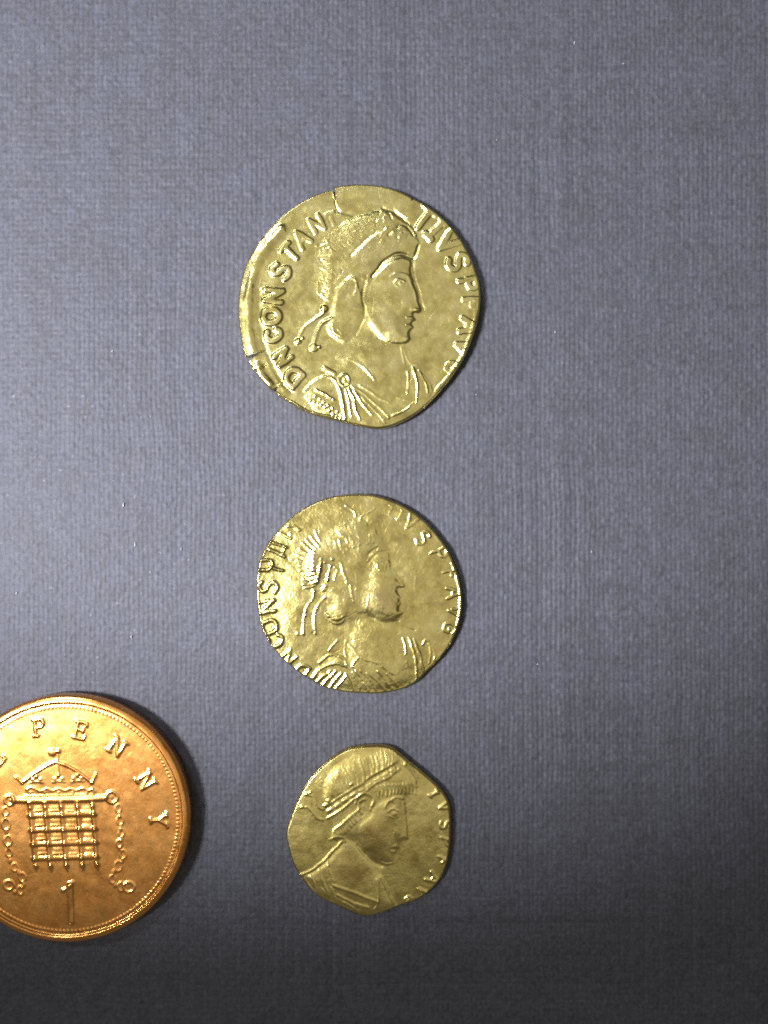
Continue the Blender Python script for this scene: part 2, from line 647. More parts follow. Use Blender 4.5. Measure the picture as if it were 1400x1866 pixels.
        root = bpy.data.objects.new(name, None)
        col.objects.link(root)
        root.empty_display_size = 0.005
        root.location = (cx * MM, cy * MM, floor * MM)
        objs = {}

        def patch(faces):
            used, inv = np.unique(faces, return_inverse=True)
            F = inv.reshape(-1, 4)
            return P[used], N[used], F, WR[used]

        for pid in range(len(self.names)):
            faces = Q[fid == pid]
            if len(faces) < 6 and pid:
                objs[pid] = None
                continue
            v, nn, F, wr = patch(faces)
            fl = [F]
            if pid == 0:
                # wall and underside
                ring = np.concatenate([idx[0, :-1], idx[:-1, -1], idx[-1, :0:-1], idx[:0:-1, 0]])
                top = P[ring]
                m = len(ring)
                ctr = np.array([0, 0, 0.0])
                rd = top[:, :2] - ctr[:2]
                rl = np.linalg.norm(rd, axis=1, keepdims=True)
                rn = rd / rl
                rows, rnorm = [], []
                for f in (0.0, 0.25, 0.7, 1.0):
                    q = top.copy()
                    q[:, 2] = top[:, 2] * (1 - f)
                    off = wall_bulge * math.sin(math.pi * min(f * 1.0, 1.0)) - (0.05 if f == 1.0 else 0)
                    q[:, :2] += rn * off
                    rows.append(q)
                    rnorm.append(np.hstack([rn, np.full((m, 1), 0.35 * (1 - 2 * f))]))
                W = np.vstack(rows)
                WN = np.vstack(rnorm)
                WN /= np.linalg.norm(WN, axis=1, keepdims=True)
                base = len(v)
                a = np.arange(m)
                b = (a + 1) % m
                wf = [np.stack([base + k * m + a, base + k * m + b, base + (k + 1) * m + b, base + (k + 1) * m + a], -1) for k in range(3)]
                # consistent outward winding (ring order is checked by its signed area)
                area2 = np.sum(top[:, 0] * np.roll(top[:, 1], -1) - np.roll(top[:, 0], -1) * top[:, 1])
                wf = [w[:, ::-1] if area2 > 0 else w for w in wf]
                cb = base + len(W)
                bot = np.stack([np.full(m, cb), base + 3 * m + a, base + 3 * m + b], -1)
                if area2 > 0:
                    bot = bot[:, ::-1]
                v = np.vstack([v, W, [[0, 0, 0]]])
                nn = np.vstack([nn, WN, [[0, 0, -1]]])
                wr = np.concatenate([wr, np.zeros(len(W) + 1)])
                fl = [F] + wf + [bot]
            else:
                # sink the border of the part a little way into the flan
                e = np.vstack([F[:, [0, 1]], F[:, [1, 2]], F[:, [2, 3]], F[:, [3, 0]]])
                key = np.sort(e, 1)
                _, first, c = np.unique(key[:, 0] * (len(v) + 1) + key[:, 1], return_index=True, return_counts=True)
                be = e[first[c == 1]]
                bv, inv = np.unique(be, return_inverse=True)
                inv = inv.reshape(-1, 2)
                low = v[bv].copy()
                low[:, 2] -= 0.10
                base = len(v)
                sk = np.stack([be[:, 1], be[:, 0], base + inv[:, 0], base + inv[:, 1]], -1)
                v = np.vstack([v, low])
                nn = np.vstack([nn, nn[bv]])
                wr = np.concatenate([wr, wr[bv]])
                fl = [F, sk]
            nm = self.names[pid]
            me = mesh_from(nm, v * MM, fl, nn, self.mat, wr)
            par = self.parents[pid]
            po = objs.get(par) if par is not None else None
            objs[pid] = link(nm, me, po if po is not None else root)
            if nm == 'beaded_border':
                objs[pid]['kind'] = 'stuff'                # beads too small to pick apart
        return root


def tag(o, label, cat, group=None):
    o['label'] = label
    o['category'] = cat
    if group:
        o['group'] = group


# ------------------------------------------------------------------ largest gold coin
def coin_large():
    out = [(560, 58), (640, 47), (760, 50), (870, 72), (975, 120), (1060, 170), (1150, 240), (1230, 330), (1290, 430),
           (1335, 540), (1356, 650), (1346, 780), (1312, 900), (1265, 1010), (1200, 1110), (1110, 1220), (1010, 1312),
           (900, 1374), (800, 1402), (700, 1390), (600, 1368), (480, 1340), (370, 1302), (280, 1248), (208, 1200),
           (150, 1140), (95, 1072), (50, 995), (25, 880), (12, 760), (18, 640), (45, 520), (90, 430), (150, 340),
           (240, 240), (330, 165), (430, 110), (520, 78)]
    c = Coin((430, 320), 3.0435, out, 0.82, M_gold1, centre=(685, 720),
             notches=((541, 80, 60, 10), (62, 1016, 92, 15), (205, 1198, 34, 12), (372, 1306, 16, 8), (983, 118, 14, 7), (95, 1085, 14, 9)))
    c.grain(20, 0.8)
    X, Y = c.X, c.Y
    # the flan is a little dished, its left border thick and raised
    c.Z += 0.10 * (c.rad ** 3) - 0.05
    c.Z += -0.05 * smooth01((Y - 900) / 450) * smooth01((X - 600) / 500)
    c.mark()
    rim = c.part('raised_border')
    c.stroke([(255, 300), (170, 395), (110, 500), (75, 640), (68, 760), (80, 880), (105, 985)], 42, 0.20, rim, prof='round')
    c.stroke([(118, 1050), (150, 1110), (190, 1160)], 34, 0.17, rim)
    c.stroke([(130, 640), (128, 760), (150, 900), (190, 1020), (250, 1130), (300, 1190)], 24, -0.07)
    c.stroke([(600, 90), (700, 85), (800, 95), (900, 130), (970, 180)], 60, 0.06)
    c.stroke([(560, 200), (640, 215), (720, 205), (830, 170), (900, 215), (950, 265)], 18, -0.05)

    # bust: shoulders and neck first, head on top
    bust = c.part('bust')
    c.mass([(380, 1195), (430, 1120), (520, 1080), (590, 1010), (610, 930), (700, 880), (900, 935), (930, 1030),
            (1020, 1080), (1090, 1190), (1040, 1280), (900, 1360), (780, 1390), (650, 1375), (480, 1330), (400, 1260)],
           0.05, 50, bust, puff=0.12, pk=110)
    drape = c.part('drapery', bust)
    c.mass([(392, 1200), (440, 1130), (500, 1115), (560, 1150), (600, 1180), (700, 1210), (800, 1250), (900, 1230),
            (960, 1150), (985, 1060), (1060, 1130), (1090, 1195), (1040, 1280), (900, 1360), (780, 1388), (650, 1372), (480, 1328), (405, 1260)],
           0.035, 16, drape)
    head = c.part('head', bust)
    c.mass([(452, 720), (432, 600), (428, 480), (460, 380), (530, 305), (620, 245), (720, 212), (830, 190), (905, 228), (965, 270),
            (1008, 325), (1018, 395), (985, 445), (975, 530), (992, 600), (1012, 660), (1030, 735), (1020, 762), (985, 770),
            (996, 800), (980, 822), (986, 845), (968, 875), (972, 912), (940, 940), (870, 938), (800, 915), (730, 890), (650, 905), (600, 935), (545, 910),
            (498, 850), (520, 780), (490, 740)],
           0.06, 95, head, puff=0.20, pk=190)
    # hair: cap over the brow, nape roll behind the face
    hair = c.part('hair', bust)
    c.mass([(452, 720), (432, 600), (428, 480), (460, 380), (530, 305), (620, 245), (720, 212), (830, 190), (905, 228), (965, 270),
            (1008, 325), (1018, 395), (985, 440), (910, 438), (850, 462), (800, 508), (765, 555), (730, 600), (640, 560), (560, 640), (520, 720)],
           0.06, 17, hair, puff=0.05, pk=100, fade=(470, 800))
    nape = c.part('hair_roll', bust)
    c.mass([(545, 640), (575, 595), (640, 540), (690, 560), (705, 640), (712, 720), (694, 800), (660, 880), (605, 935), (545, 912),
            (498, 850), (520, 780)], 0.06, 26, nape, puff=0.05, pk=50)
    face = c.part('face', bust)
    c.mass([(925, 446), (975, 470), (975, 530), (990, 600), (1010, 660), (1028, 735), (1018, 760), (985, 768), (993, 800), (978, 822),
            (984, 845), (966, 875), (970, 910), (938, 938), (870, 936), (810, 908), (756, 850), (722, 780), (718, 700), (738, 620),
            (768, 560), (806, 510), (858, 468)], 0.11, 16, face, puff=0.10, pk=70, fade=(660, 900))
    c.bump(772, 822, 66, 34, 0.12, 52)
    # fringe groove, groove between face and nape, diadem line
    c.stroke([(755, 560), (790, 515), (815, 480), (850, 455), (900, 436), (950, 445), (985, 455), (1000, 430), (1010, 390)], 12, -0.10)
    c.stroke([(985, 455), (985, 520), (1000, 590), (1022, 660), (1042, 740)], 8, -0.04)
    c.stroke([(728, 560), (706, 640), (704, 690), (716, 740), (700, 810), (668, 880)], 11, -0.07)
    c.stroke([(640, 440), (680, 402), (712, 368), (738, 338), (775, 320)], 14, -0.07)
    c.stroke([(845, 330), (890, 295), (920, 270), (955, 290), (985, 330)], 12, -0.07)
    c.stroke([(815, 178), (870, 200), (930, 240)], 14, -0.09)
    c.stroke([(760, 192), (800, 200), (790, 215)], 9, -0.04)
    c.stroke([(845, 208), (862, 240)], 9, -0.05)
    dia = c.part('diadem', bust)
    c.stroke([(500, 705), (540, 640), (590, 560), (650, 470), (720, 390), (800, 330), (880, 290)], 26, 0.014, dia)
    for i, t in enumerate(np.linspace(0, 1, 16)):
        x = 505 + 370 * t
        y = 700 - 440 * t + 60 * math.sin(t * math.pi) * -0.4
        c.bump(x + 12 + 7 * math.sin(i * 5.1), y - 8 + 6 * math.cos(i * 3.3), 9, 8, 0.018 * (0.4 + abs(math.sin(i * 2.3))), 0, dia)
    r = np.random.default_rng(5)
    lock = hair
    for k in range(90):                                        # tufts of worn hair behind and above the ear
        x0, y0 = r.uniform(450, 740), r.uniform(290, 660)
        if x0 + 0.75 * y0 < 760 or x0 + 0.75 * y0 > 1010:
            continue
        a = math.radians(170 - 0.16 * (y0 - 300) + r.uniform(-28, 28))
        L = r.uniform(18, 48)
        c.stroke([(x0, y0), (x0 + L * .5 * math.cos(a), y0 - L * .5 * math.sin(a) + 4), (x0 + L * math.cos(a), y0 - L * math.sin(a))], r.uniform(5, 9), r.uniform(-.03, .045), taper=.6)
    for k in range(26):                                        # combed locks at the back of the head
        t = k / 25
        bx = 470 + 60 * (1 - abs(2 * t - 1)) + 60 * t * 0
        y0 = 360 + 330 * t
        x0 = 512 + 25 * math.sin(t * 3.1)
        L = r.uniform(35, 80)
        a = math.radians(195 - 50 * t + r.uniform(-16, 16))
        p = (x0 + L * math.cos(a), y0 - L * math.sin(a) * 0.6)
        c.stroke([(x0, y0), ((x0 + p[0]) / 2, (y0 + p[1]) / 2 + 4), p], r.uniform(6, 9), r.uniform(.02, .055), lock, taper=0.6, cut=2)
    for k in range(30):                                        # worn locks on the crown
        x0, y0 = r.uniform(520, 900), r.uniform(260, 430)
        if (x0 - 500) * 0.42 + y0 > 560 or y0 < 640 - 0.75 * x0:
            continue
        a = math.radians(150 - 0.12 * (x0 - 520) + r.uniform(-25, 25))
        L = r.uniform(25, 60)
        c.stroke([(x0, y0), (x0 + L * math.cos(a), y0 - L * math.sin(a))], r.uniform(5, 9), r.uniform(-.018, .02), smooth=False)
    for k in range(9):
        y0 = 560 + 11 * k
        c.stroke([(590 + 6 * k, y0 + 40), (640 + 5 * k, y0 - 5), (665 + 3 * k, y0 + 15)], 5, 0.018)
    for k in range(70):
        x0, y0 = r.uniform(760, 1000), r.uniform(250, 430)
        if y0 > 600 - 0.2 * x0 or y0 < 1.0 * x0 - 660:
            continue
        a = math.radians(60 + r.uniform(-25, 25))
        L = r.uniform(20, 45)
        c.stroke([(x0, y0), (x0 + L * math.cos(a), y0 - L * math.sin(a))], r.uniform(5, 8), r.uniform(-.02, .022), smooth=False)
    # nape curl
    c.stroke([(510, 840), (530, 880), (570, 905), (605, 918)], 9, 0.05)
    c.stroke([(530, 835), (545, 870), (580, 890), (590, 875), (560, 850)], 7, 0.05)
    c.bump(560, 885, 55, 30, 0.05, 30)
    # ear, eye, brow, nose, lips, chin
    ear = c.part('ear', bust)
    c.stroke([(640, 570), (668, 585), (672, 625), (655, 660)], 10, 0.05, ear)
    c.bump(905, 598, 26, 15, 0.035)
    eye = c.part('eye', bust)
    c.stroke([(880, 592), (905, 578), (935, 590)], 8, 0.085, eye)
    c.stroke([(885, 610), (908, 616), (932, 603)], 7, 0.07, eye)
    c.ball(912, 598, 11, 0.06, eye)
    c.stroke([(862, 560), (905, 545), (955, 555)], 12, 0.055)
    c.stroke([(958, 560), (980, 620), (1004, 690), (1018, 738)], 13, 0.045)
    nose = c.part('nose', bust)
    c.bump(1000, 748, 24, 14, 0.12, 0, nose)
    c.bump(974, 742, 13, 13, 0.05)
    lips = c.part('lips', bust)
    c.stroke([(948, 790), (972, 792), (988, 803)], 9, 0.085, lips)
    c.stroke([(945, 812), (965, 808), (978, 815)], 5, -0.05)
    c.stroke([(945, 830), (968, 830), (980, 842)], 9, 0.085, lips)
    c.stroke([(935, 800), (928, 825), (940, 850), (965, 858)], 6, 0.022)
    c.bump(958, 905, 24, 20, 0.08)
    # pearls and ties of the diadem
    for (x, y, q) in ((490, 737, 19), (345, 918, 17), (432, 955, 21), (372, 900, 8), (462, 950, 8)):
        c.ball(x, y, q * 1.15, 0.19, c.part('pearl', bust))
    tie = c.part('ribbon_tie', bust)
    c.stroke([(485, 765), (430, 800), (385, 835), (360, 880), (348, 912)], 13, 0.10, tie)
    tie = c.part('ribbon_tie', bust)
    c.stroke([(528, 790), (480, 815), (455, 855), (440, 900), (433, 940)], 15, 0.12, tie)
    # cloak: shoulder edge, brooch, pearls along the hem, folds
    ed = c.part('cloak_edge', bust)
    c.stroke([(382, 1195), (425, 1150), (490, 1118), (540, 1128), (572, 1180), (590, 1250), (605, 1345)], 15, 0.09, ed)
    br = c.part('brooch', bust)
    t = np.linspace(0, 2 * np.pi, 18)
    c.stroke(list(zip(600 + 30 * np.cos(t), 1135 + 32 * np.sin(t))), 11, 0.10, br)
    c.ball(602, 1135, 13, 0.06, br)
    c.stroke([(490, 1065), (525, 1085), (545, 1098)], 15, 0.10, c.part('cloak_fold', bust), prof='flat')
    c.stroke([(500, 1095), (530, 1108)], 8, 0.06)
    hem = c.part('beaded_hem', bust)
    c.stroke([(445, 1190), (490, 1215), (545, 1245)], 11, 0.07, hem)
    for k in range(9):
        c.ball(445 + 12 * k, 1188 + 6.8 * k, 7, 0.04, hem)
    hem2 = c.part('beaded_hem', bust)
    for k in range(11):
        c.ball(392 + 21 * k, 1228 + 13 * k + 7 * math.sin(k), 9.5, 0.085, hem2)
    for k in range(7):
        c.ball(440 + 24 * k, 1225 + 17 * k, 8, 0.075, hem2)
    for pts, w, h in ([[(625, 1180), (650, 1240), (665, 1300), (690, 1355)], 13, .09], [[(655, 1190), (700, 1260), (760, 1330)], 12, .07],
                      [[(645, 1170), (720, 1220), (800, 1290), (850, 1340)], 12, .06], [[(690, 1165), (770, 1215), (850, 1260)], 12, .05],
                      [[(700, 1230), (760, 1290), (830, 1370)], 9, .05], [[(610, 1190), (625, 1260), (640, 1340)], 10, .07],
                      [[(560, 1010), (640, 1022), (710, 1070), (768, 1135)], 12, .045],
                      [[(640, 1000), (700, 1050), (745, 1100)], 9, .03],
                      [[(920, 950), (928, 1000), (935, 1050)], 9, .045], [[(951, 1090), (958, 1150), (950, 1210)], 10, .06],
                      [[(983, 1062), (1000, 1120), (1008, 1180), (1000, 1260)], 11, .08], [[(1015, 1080), (1050, 1150), (1060, 1205)], 10, .06],
                      [[(1040, 1105), (1075, 1160), (1085, 1200)], 8, .05], [[(900, 1230), (960, 1250), (990, 1240)], 11, .04],
                      [[(870, 1330), (940, 1300), (985, 1255)], 11, .05], [[(820, 1350), (900, 1320), (960, 1285)], 9, .04],
                      [[(930, 940), (960, 1030), (1005, 1050)], 8, .03]):
        c.stroke(pts, w, h, c.part('cloak_fold', bust), taper=0.7)

    # legend
    S = 98
    for ch, x, y, s, w, h, ti in (
            ('D', 320, 1118, 92, 22, .20, 0), ('N', 262, 1008, 88, 19, .18, 0), ('C', 208, 888, 84, 22, .19, 0), ('O', 196, 782, 90, 24, .20, 0),
            ('N', 210, 668, 94, 20, .18, 0), ('S', 250, 532, 100, 21, .18, 0), ('T', 305, 425, 90, 19, .15, 4), ('A', 366, 350, 88, 18, .11, 0),
            ('N', 450, 268, 84, 16, .085, 0), ('T', 532, 240, 66, 13, .04, 0),
            ('T', 1046, 242, 118, 24, .13, 0), ('I', 1112, 298, 118, 24, .14, 0), ('V', 1178, 368, 118, 24, .15, 0), ('S', 1232, 478, 110, 23, .13, 0),
            ('P', 1290, 604, 96, 21, .10, 0), ('F', 1308, 712, 92, 20, .09, 0), ('A', 1302, 838, 104, 23, .14, 0), ('V', 1270, 956, 100, 22, .14, 0),
            ('G', 1208, 1070, 80, 18, .09, 0)):
        c.letter(ch, x, y, s, w, h, ti)
    # thin right border with flattened ends of the legend
    c.stroke([(1330, 700), (1328, 790), (1296, 900), (1250, 1000), (1190, 1098), (1110, 1195)], 15, 0.07, c.part('raised_border'))
    c.rub(0.12, 0.34, 300, 0.30, 2, 0.76)
    # cracks in the edge
    c.stroke([(552, 125), (556, 160), (575, 200)], 8, -0.05)
    c.stroke([(95, 1092), (168, 1050)], 8, -0.16, smooth=False)
    # bevelled lower left edge
    e = c.part('raised_border')
    c.stroke([(225, 1205), (290, 1246), (370, 1293), (480, 1328), (560, 1347)], 10, 0.13, e)
    c.scratches(70, 11, 0.007, ang=-60, spread=120)
    root = c.build('gold_coin', edge_round=12, edge_drop=0.16)
    tag(root, 'largest gold coin with split edge, worn bust and letters, above the other gold coins', 'coin')


coin_large()


# ------------------------------------------------------------------ middle gold coin
def coin_medium():
    out = [(640, 38), (760, 42), (880, 75), (1000, 135), (1100, 210), (1180, 300), (1250, 400), (1300, 520), (1330, 640),
           (1335, 760), (1312, 880), (1270, 980), (1200, 1080), (1110, 1170), (1040, 1238), (930, 1290), (800, 1310), (680, 1308),
           (560, 1296), (450, 1266), (380, 1228), (290, 1170), (190, 1085), (110, 990), (60, 890), (35, 780), (25, 660), (30, 560),
           (50, 450), (100, 350), (180, 250), (280, 160), (400, 90), (520, 52)]
    c = Coin((460, 890), 3.5, out, 0.8, M_gold2, centre=(680, 675))
    X, Y = c.X, c.Y
    c.grain(40, 1.1)
    c.Z += 0.0035 * noise(X * c.u, Y * c.u, 0.13, 46)
    # the flan is gently bent: domed behind the hair, hollow over the face
    c.Z += 0.12 * np.exp(-(((X - 300) / 130) ** 2 + ((Y - 640) / 330) ** 2))
    c.Z += -0.05 * c.rad ** 4
    c.mark()
    bust = c.part('bust')
    c.mass([(385, 1205), (430, 1120), (520, 1060), (600, 1000), (640, 880), (720, 820), (900, 850), (930, 950), (1040, 975), (1120, 1040),
            (1130, 1120), (1040, 1225), (930, 1275), (800, 1295), (680, 1295), (560, 1282), (450, 1250)], 0.04, 50, bust, puff=0.11, pk=110)
    head = c.part('head', bust)
    c.mass([(470, 760), (400, 640), (350, 560), (345, 450), (400, 340), (480, 270), (580, 215), (690, 200), (790, 240), (850, 310), (868, 385),
            (880, 440), (890, 500), (925, 555), (960, 605), (975, 628), (938, 640), (935, 680), (948, 720), (945, 770), (955, 810),
            (900, 850), (820, 855), (740, 820), (640, 850), (560, 880), (490, 850)], 0.05, 75, head, puff=0.20, pk=150)
    hair = c.part('hair', bust)
    c.mass([(400, 640), (350, 560), (345, 450), (400, 340), (480, 270), (580, 215), (690, 200), (790, 240), (850, 310), (862, 385), (800, 402),
            (740, 450), (690, 500), (640, 500), (560, 470), (480, 520), (450, 620)], 0.015, 40, hair, puff=0.035, pk=80)
    nape = c.part('hair_roll', bust)
    c.mass([(490, 640), (560, 600), (620, 620), (642, 700), (620, 790), (575, 860), (530, 882), (480, 850), (458, 800), (505, 720)],
           0.035, 45, nape, puff=0.05, pk=90)
    face = c.part('face', bust)
    c.mass([(868, 390), (884, 450), (892, 505), (928, 560), (960, 605), (972, 626), (936, 638), (934, 680), (946, 720), (943, 770), (952, 808),
            (900, 846), (820, 850), (745, 815), (700, 760), (690, 680), (700, 580), (725, 490), (760, 440), (810, 405)], 0.06, 24, face, puff=0.09, pk=70, fade=(640, 820))
    c.bump(740, 560, 45, 150, -0.07, 8)
    c.bump(835, 690, 75, 120, 0.06, 10)
    # fan of locks behind the head
    r = np.random.default_rng(9)
    tips = [(398, 262), (372, 300), (340, 322), (318, 350), (300, 392), (290, 425), (288, 458), (296, 490), (300, 520), (318, 548), (322, 578), (322, 612), (330, 632)]
    roots = [(428, 335), (424, 370), (402, 380), (396, 408), (392, 432), (388, 455), (388, 478), (392, 500), (396, 522), (404, 545), (404, 575), (398, 600), (396, 622)]
    for a, b in zip(tips, roots):
        m = ((a[0] + b[0]) / 2 + 4, (a[1] + b[1]) / 2 + 8)
        c.stroke([b, m, a], 13, 0.085, c.part('lock', bust), taper=0.55)
    c.bump(385, 500, 48, 110, 0.15, 4)
    for k in range(60):
        x0, y0 = r.uniform(450, 840), r.uniform(235, 420)
        if y0 < 470 - 0.42 * x0:
            continue
        a = math.radians(135 - 0.12 * (x0 - 450) + r.uniform(-30, 30))
        L = r.uniform(20, 60)
        c.stroke([(x0, y0), (x0 + L * math.cos(a), y0 - L * math.sin(a))], r.uniform(5, 9), r.uniform(-.02, .028), smooth=False)
    # front jewel with its two sprays
    jw = c.part('jewel', bust)
    c.stroke([(598, 102), (625, 128), (650, 150), (662, 182)], 7, 0.06, jw)
    c.stroke([(785, 128), (745, 152), (712, 168), (692, 190)], 6, 0.045, jw)
    c.ball(688, 205, 12, 0.05, jw)
    c.bump(745, 285, 26, 36, -0.05, 20)
    # pearl diadem running back to the knot
    dia = c.part('diadem', bust)
    for x, y, q in ((440, 455, 10), (432, 490, 13), (428, 525, 15), (420, 560, 14), (412, 595, 14), (400, 655, 15), (470, 470, 9), (512, 455, 12), (500, 500, 12),
                    (488, 540, 13), (478, 580, 12), (470, 625, 14), (456, 650, 14), (545, 430, 8), (580, 410, 8), (615, 390, 8), (650, 372, 8), (690, 356, 8), (730, 345, 8), (770, 340, 8), (810, 345, 8)):
        c.ball(x + 6 * math.sin(x), y + 6 * math.cos(y), q, 0.07 if x < 520 else 0.03, dia)
    c.stroke([(438, 470), (428, 530), (415, 600)], 14, 0.09, dia)
    c.stroke([(512, 480), (490, 530), (480, 600)], 9, 0.06, dia)
    ear = c.part('ear', bust)
    c.stroke([(525, 500), (545, 520), (530, 560), (522, 585)], 9, 0.06, ear)
    c.stroke([(565, 470), (580, 530), (600, 590)], 10, 0.06, c.part('lock', bust))
    c.stroke([(600, 600), (625, 610), (632, 660), (648, 720)], 11, 0.06, c.part('lock', bust))
    c.stroke([(660, 540), (668, 600), (662, 650)], 9, 0.03)
    c.stroke([(470, 790), (500, 820), (545, 835), (585, 815)], 9, 0.055)
    c.stroke([(478, 830), (520, 860), (565, 860), (590, 832)], 8, 0.045)
    # brow, eye, nose, mouth
    c.stroke([(740, 460), (765, 425), (800, 402), (840, 388), (868, 386)], 10, 0.06)
    c.stroke([(735, 430), (760, 400), (800, 382)], 10, -0.05)
    c.stroke([(785, 470), (825, 458), (870, 470)], 10, 0.035)
    eye = c.part('eye', bust)
    c.stroke([(800, 480), (806, 512), (826, 530)], 6.5, 0.06, eye)
    c.stroke([(834, 478), (850, 492), (848, 520)], 6.5, 0.06, eye)
    c.bump(828, 502, 12, 12, 0.03, 0, eye)
    c.stroke([(898, 520), (925, 560), (955, 600), (968, 618)], 10, 0.05)
    nose = c.part('nose', bust)
    c.bump(958, 622, 18, 9, 0.07, 10, nose)
    c.bump(902, 592, 16, 18, 0.06, 20)
    lips = c.part('lips', bust)
    c.stroke([(908, 655), (918, 672), (930, 688)], 9, 0.07, lips)
    c.ball(938, 697, 9, 0.05, lips)
    c.ball(940, 738, 10, 0.055, lips)
    c.stroke([(910, 772), (915, 785)], 7, 0.05, smooth=False)
    c.ball(946, 795, 11, 0.055)
    c.stroke([(958, 830), (900, 858), (820, 862), (745, 825)], 13, -0.02)
    c.bump(760, 920, 120, 60, 0.05)
    c.stroke([(745, 690), (735, 740), (722, 790)], 6, 0.03)
    c.stroke([(830, 750), (826, 790)], 6, 0.035, smooth=False)
    c.stroke([(690, 830), (680, 860)], 6, 0.04, smooth=False)
    c.stroke([(670, 825), (662, 850)], 5, 0.04, smooth=False)
    # ribbon ties
    t1 = c.part('ribbon_tie', bust)
    c.stroke([(396, 660), (385, 695), (362, 735), (342, 780), (328, 840), (325, 885), (328, 925)], 9, 0.07, t1)
    for x, y in ((386, 685), (378, 708), (362, 740), (345, 775), (336, 810), (328, 845), (325, 880), (327, 905)):
        c.ball(x, y, 9, 0.05, t1)
    for x, y, q in ((290, 926, 10), (328, 928, 13)):
        c.ball(x, y, q, 0.07, c.part('pearl', bust))
    t2 = c.part('ribbon_tie', bust)
    c.stroke([(462, 692), (430, 730), (405, 775), (396, 830), (398, 880), (402, 925)], 11, 0.09, t2)
    # cloak
    for pts, w, h in ([[(388, 1205), (420, 1160), (470, 1130), (540, 1115), (590, 1128)], 14, .09],
                      [[(430, 1110), (490, 1068), (550, 1068), (592, 1095), (600, 1140)], 12, .06],
                      [[(410, 1235), (450, 1195), (500, 1160)], 14, .08], [[(445, 1255), (490, 1205), (535, 1165)], 14, .08],
                      [[(488, 1276), (525, 1225), (570, 1180)], 14, .08], [[(530, 1286), (560, 1245), (595, 1205)], 13, .08],
                      [[(490, 1038), (515, 1005), (545, 966)], 8, .06], [[(600, 1190), (625, 1240), (640, 1296)], 13, .09],
                      [[(640, 1135), (650, 1105), (675, 1078)], 9, .07], [[(640, 1170), (670, 1230), (690, 1290)], 12, .06],
                      [[(660, 1160), (710, 1230), (740, 1296)], 11, .06], [[(690, 1160), (750, 1220), (790, 1290)], 11, .05],
                      [[(730, 1180), (800, 1230), (850, 1285)], 11, .045], [[(820, 1105), (850, 1150), (900, 1180)], 8, .035],
                      [[(860, 1180), (900, 1220), (930, 1265)], 11, .04], [[(800, 1160), (860, 1230), (890, 1280)], 10, .04],
                      [[(965, 952), (975, 1000), (982, 1058)], 10, .08], [[(1000, 955), (1030, 1040), (1048, 1120), (1052, 1215)], 12, .085],
                      [[(1030, 960), (1070, 1060), (1095, 1170)], 11, .07], [[(1090, 995), (1105, 968), (1128, 995), (1135, 1050), (1128, 1110)], 11, .07],
                      [[(1150, 1010), (1165, 1060), (1160, 1100)], 10, .06], [[(985, 1100), (1000, 1170), (1010, 1240)], 11, .05],
                      [[(600, 970), (590, 1030), (598, 1080)], 9, .03], [[(960, 880), (1010, 900), (1040, 905)], 8, -.035],
                      [[(620, 1000), (700, 1080), (800, 1110)], 12, .03]):
        if h > 0:
            c.stroke(pts, w, h, c.part('cloak_fold', bust), taper=0.75)
        else:
            c.stroke(pts, w, h)
    # legend (left, legible)
    for ch, x, y, s, w, h, ti in (('D', 318, 1160, 84, 12, .11, 0), ('N', 228, 1080, 94, 12, .12, 0), ('C', 150, 976, 96, 14, .14, 0),
                                  ('O', 110, 884, 98, 15, .15, 0), ('N', 92, 752, 104, 14, .15, 0), ('S', 102, 628, 116, 14, .14, 0)):
        c.letter(ch, x, y, s, w, h, ti)
    p = c.part('letter')
    for q, w in ([[(42, 458), (90, 458), (120, 466), (128, 492), (104, 522), (42, 520)], 12], [[(122, 508), (160, 517), (198, 522)], 10]):
        c.stroke(q, w, .14, p, smooth=False, prof='flat')
    p = c.part('letter')
    for q, w in ([[(120, 342), (170, 360), (222, 376)], 9], [[(108, 388), (160, 412), (206, 440)], 12], [[(206, 374), (194, 420)], 8]):
        c.stroke(q, w, .12, p, smooth=False, prof='flat')
    p = c.part('letter')
    for q, w in ([[(172, 282), (205, 298), (242, 318)], 9], [[(225, 240), (262, 240), (304, 268)], 10], [[(240, 300), (236, 285)], 6]):
        c.stroke(q, w, .10, p, smooth=False, prof='flat')
    for ch, x, y, s, w, h, ti in (('T', 885, 140, 56, 8, .03, 0), ('I', 946, 170, 66, 9, .04, 0), ('V', 1008, 216, 86, 10, .065, 0), ('S', 1090, 316, 100, 12, .065, 0),
                                  ('P', 1196, 418, 100, 12, .07, 0), ('F', 1268, 548, 84, 11, .055, 0), ('A', 1290, 668, 92, 12, .07, 0), ('V', 1294, 786, 90, 12, .07, 0),
                                  ('G', 1264, 892, 84, 11, .055, 0)):
        c.letter(ch, x, y, s, w, h, ti)
    c.stroke([(1040, 560), (1036, 620), (1050, 680)], 8, .03)
    # thin bright border on the left
    bd = c.part('raised_border')
    c.stroke([(130, 320), (70, 420), (42, 520), (34, 640), (42, 770), (66, 880), (115, 985)], 11, 0.09, bd)
    c.rub(0.10, 0.30, 320, 0.30, 3, 0.85)
    c.stroke([(1270, 480), (1300, 560), (1322, 660), (1326, 760), (1306, 870)], 10, 0.06)
    c.scratches(90, 13, 0.008, ang=-60, spread=140)
    root = c.build('gold_coin', edge_round=12, edge_drop=0.14)
    tag(root, 'medium sized gold coin with feathered hair bust, between the largest and smallest gold coins', 'coin')


coin_medium()


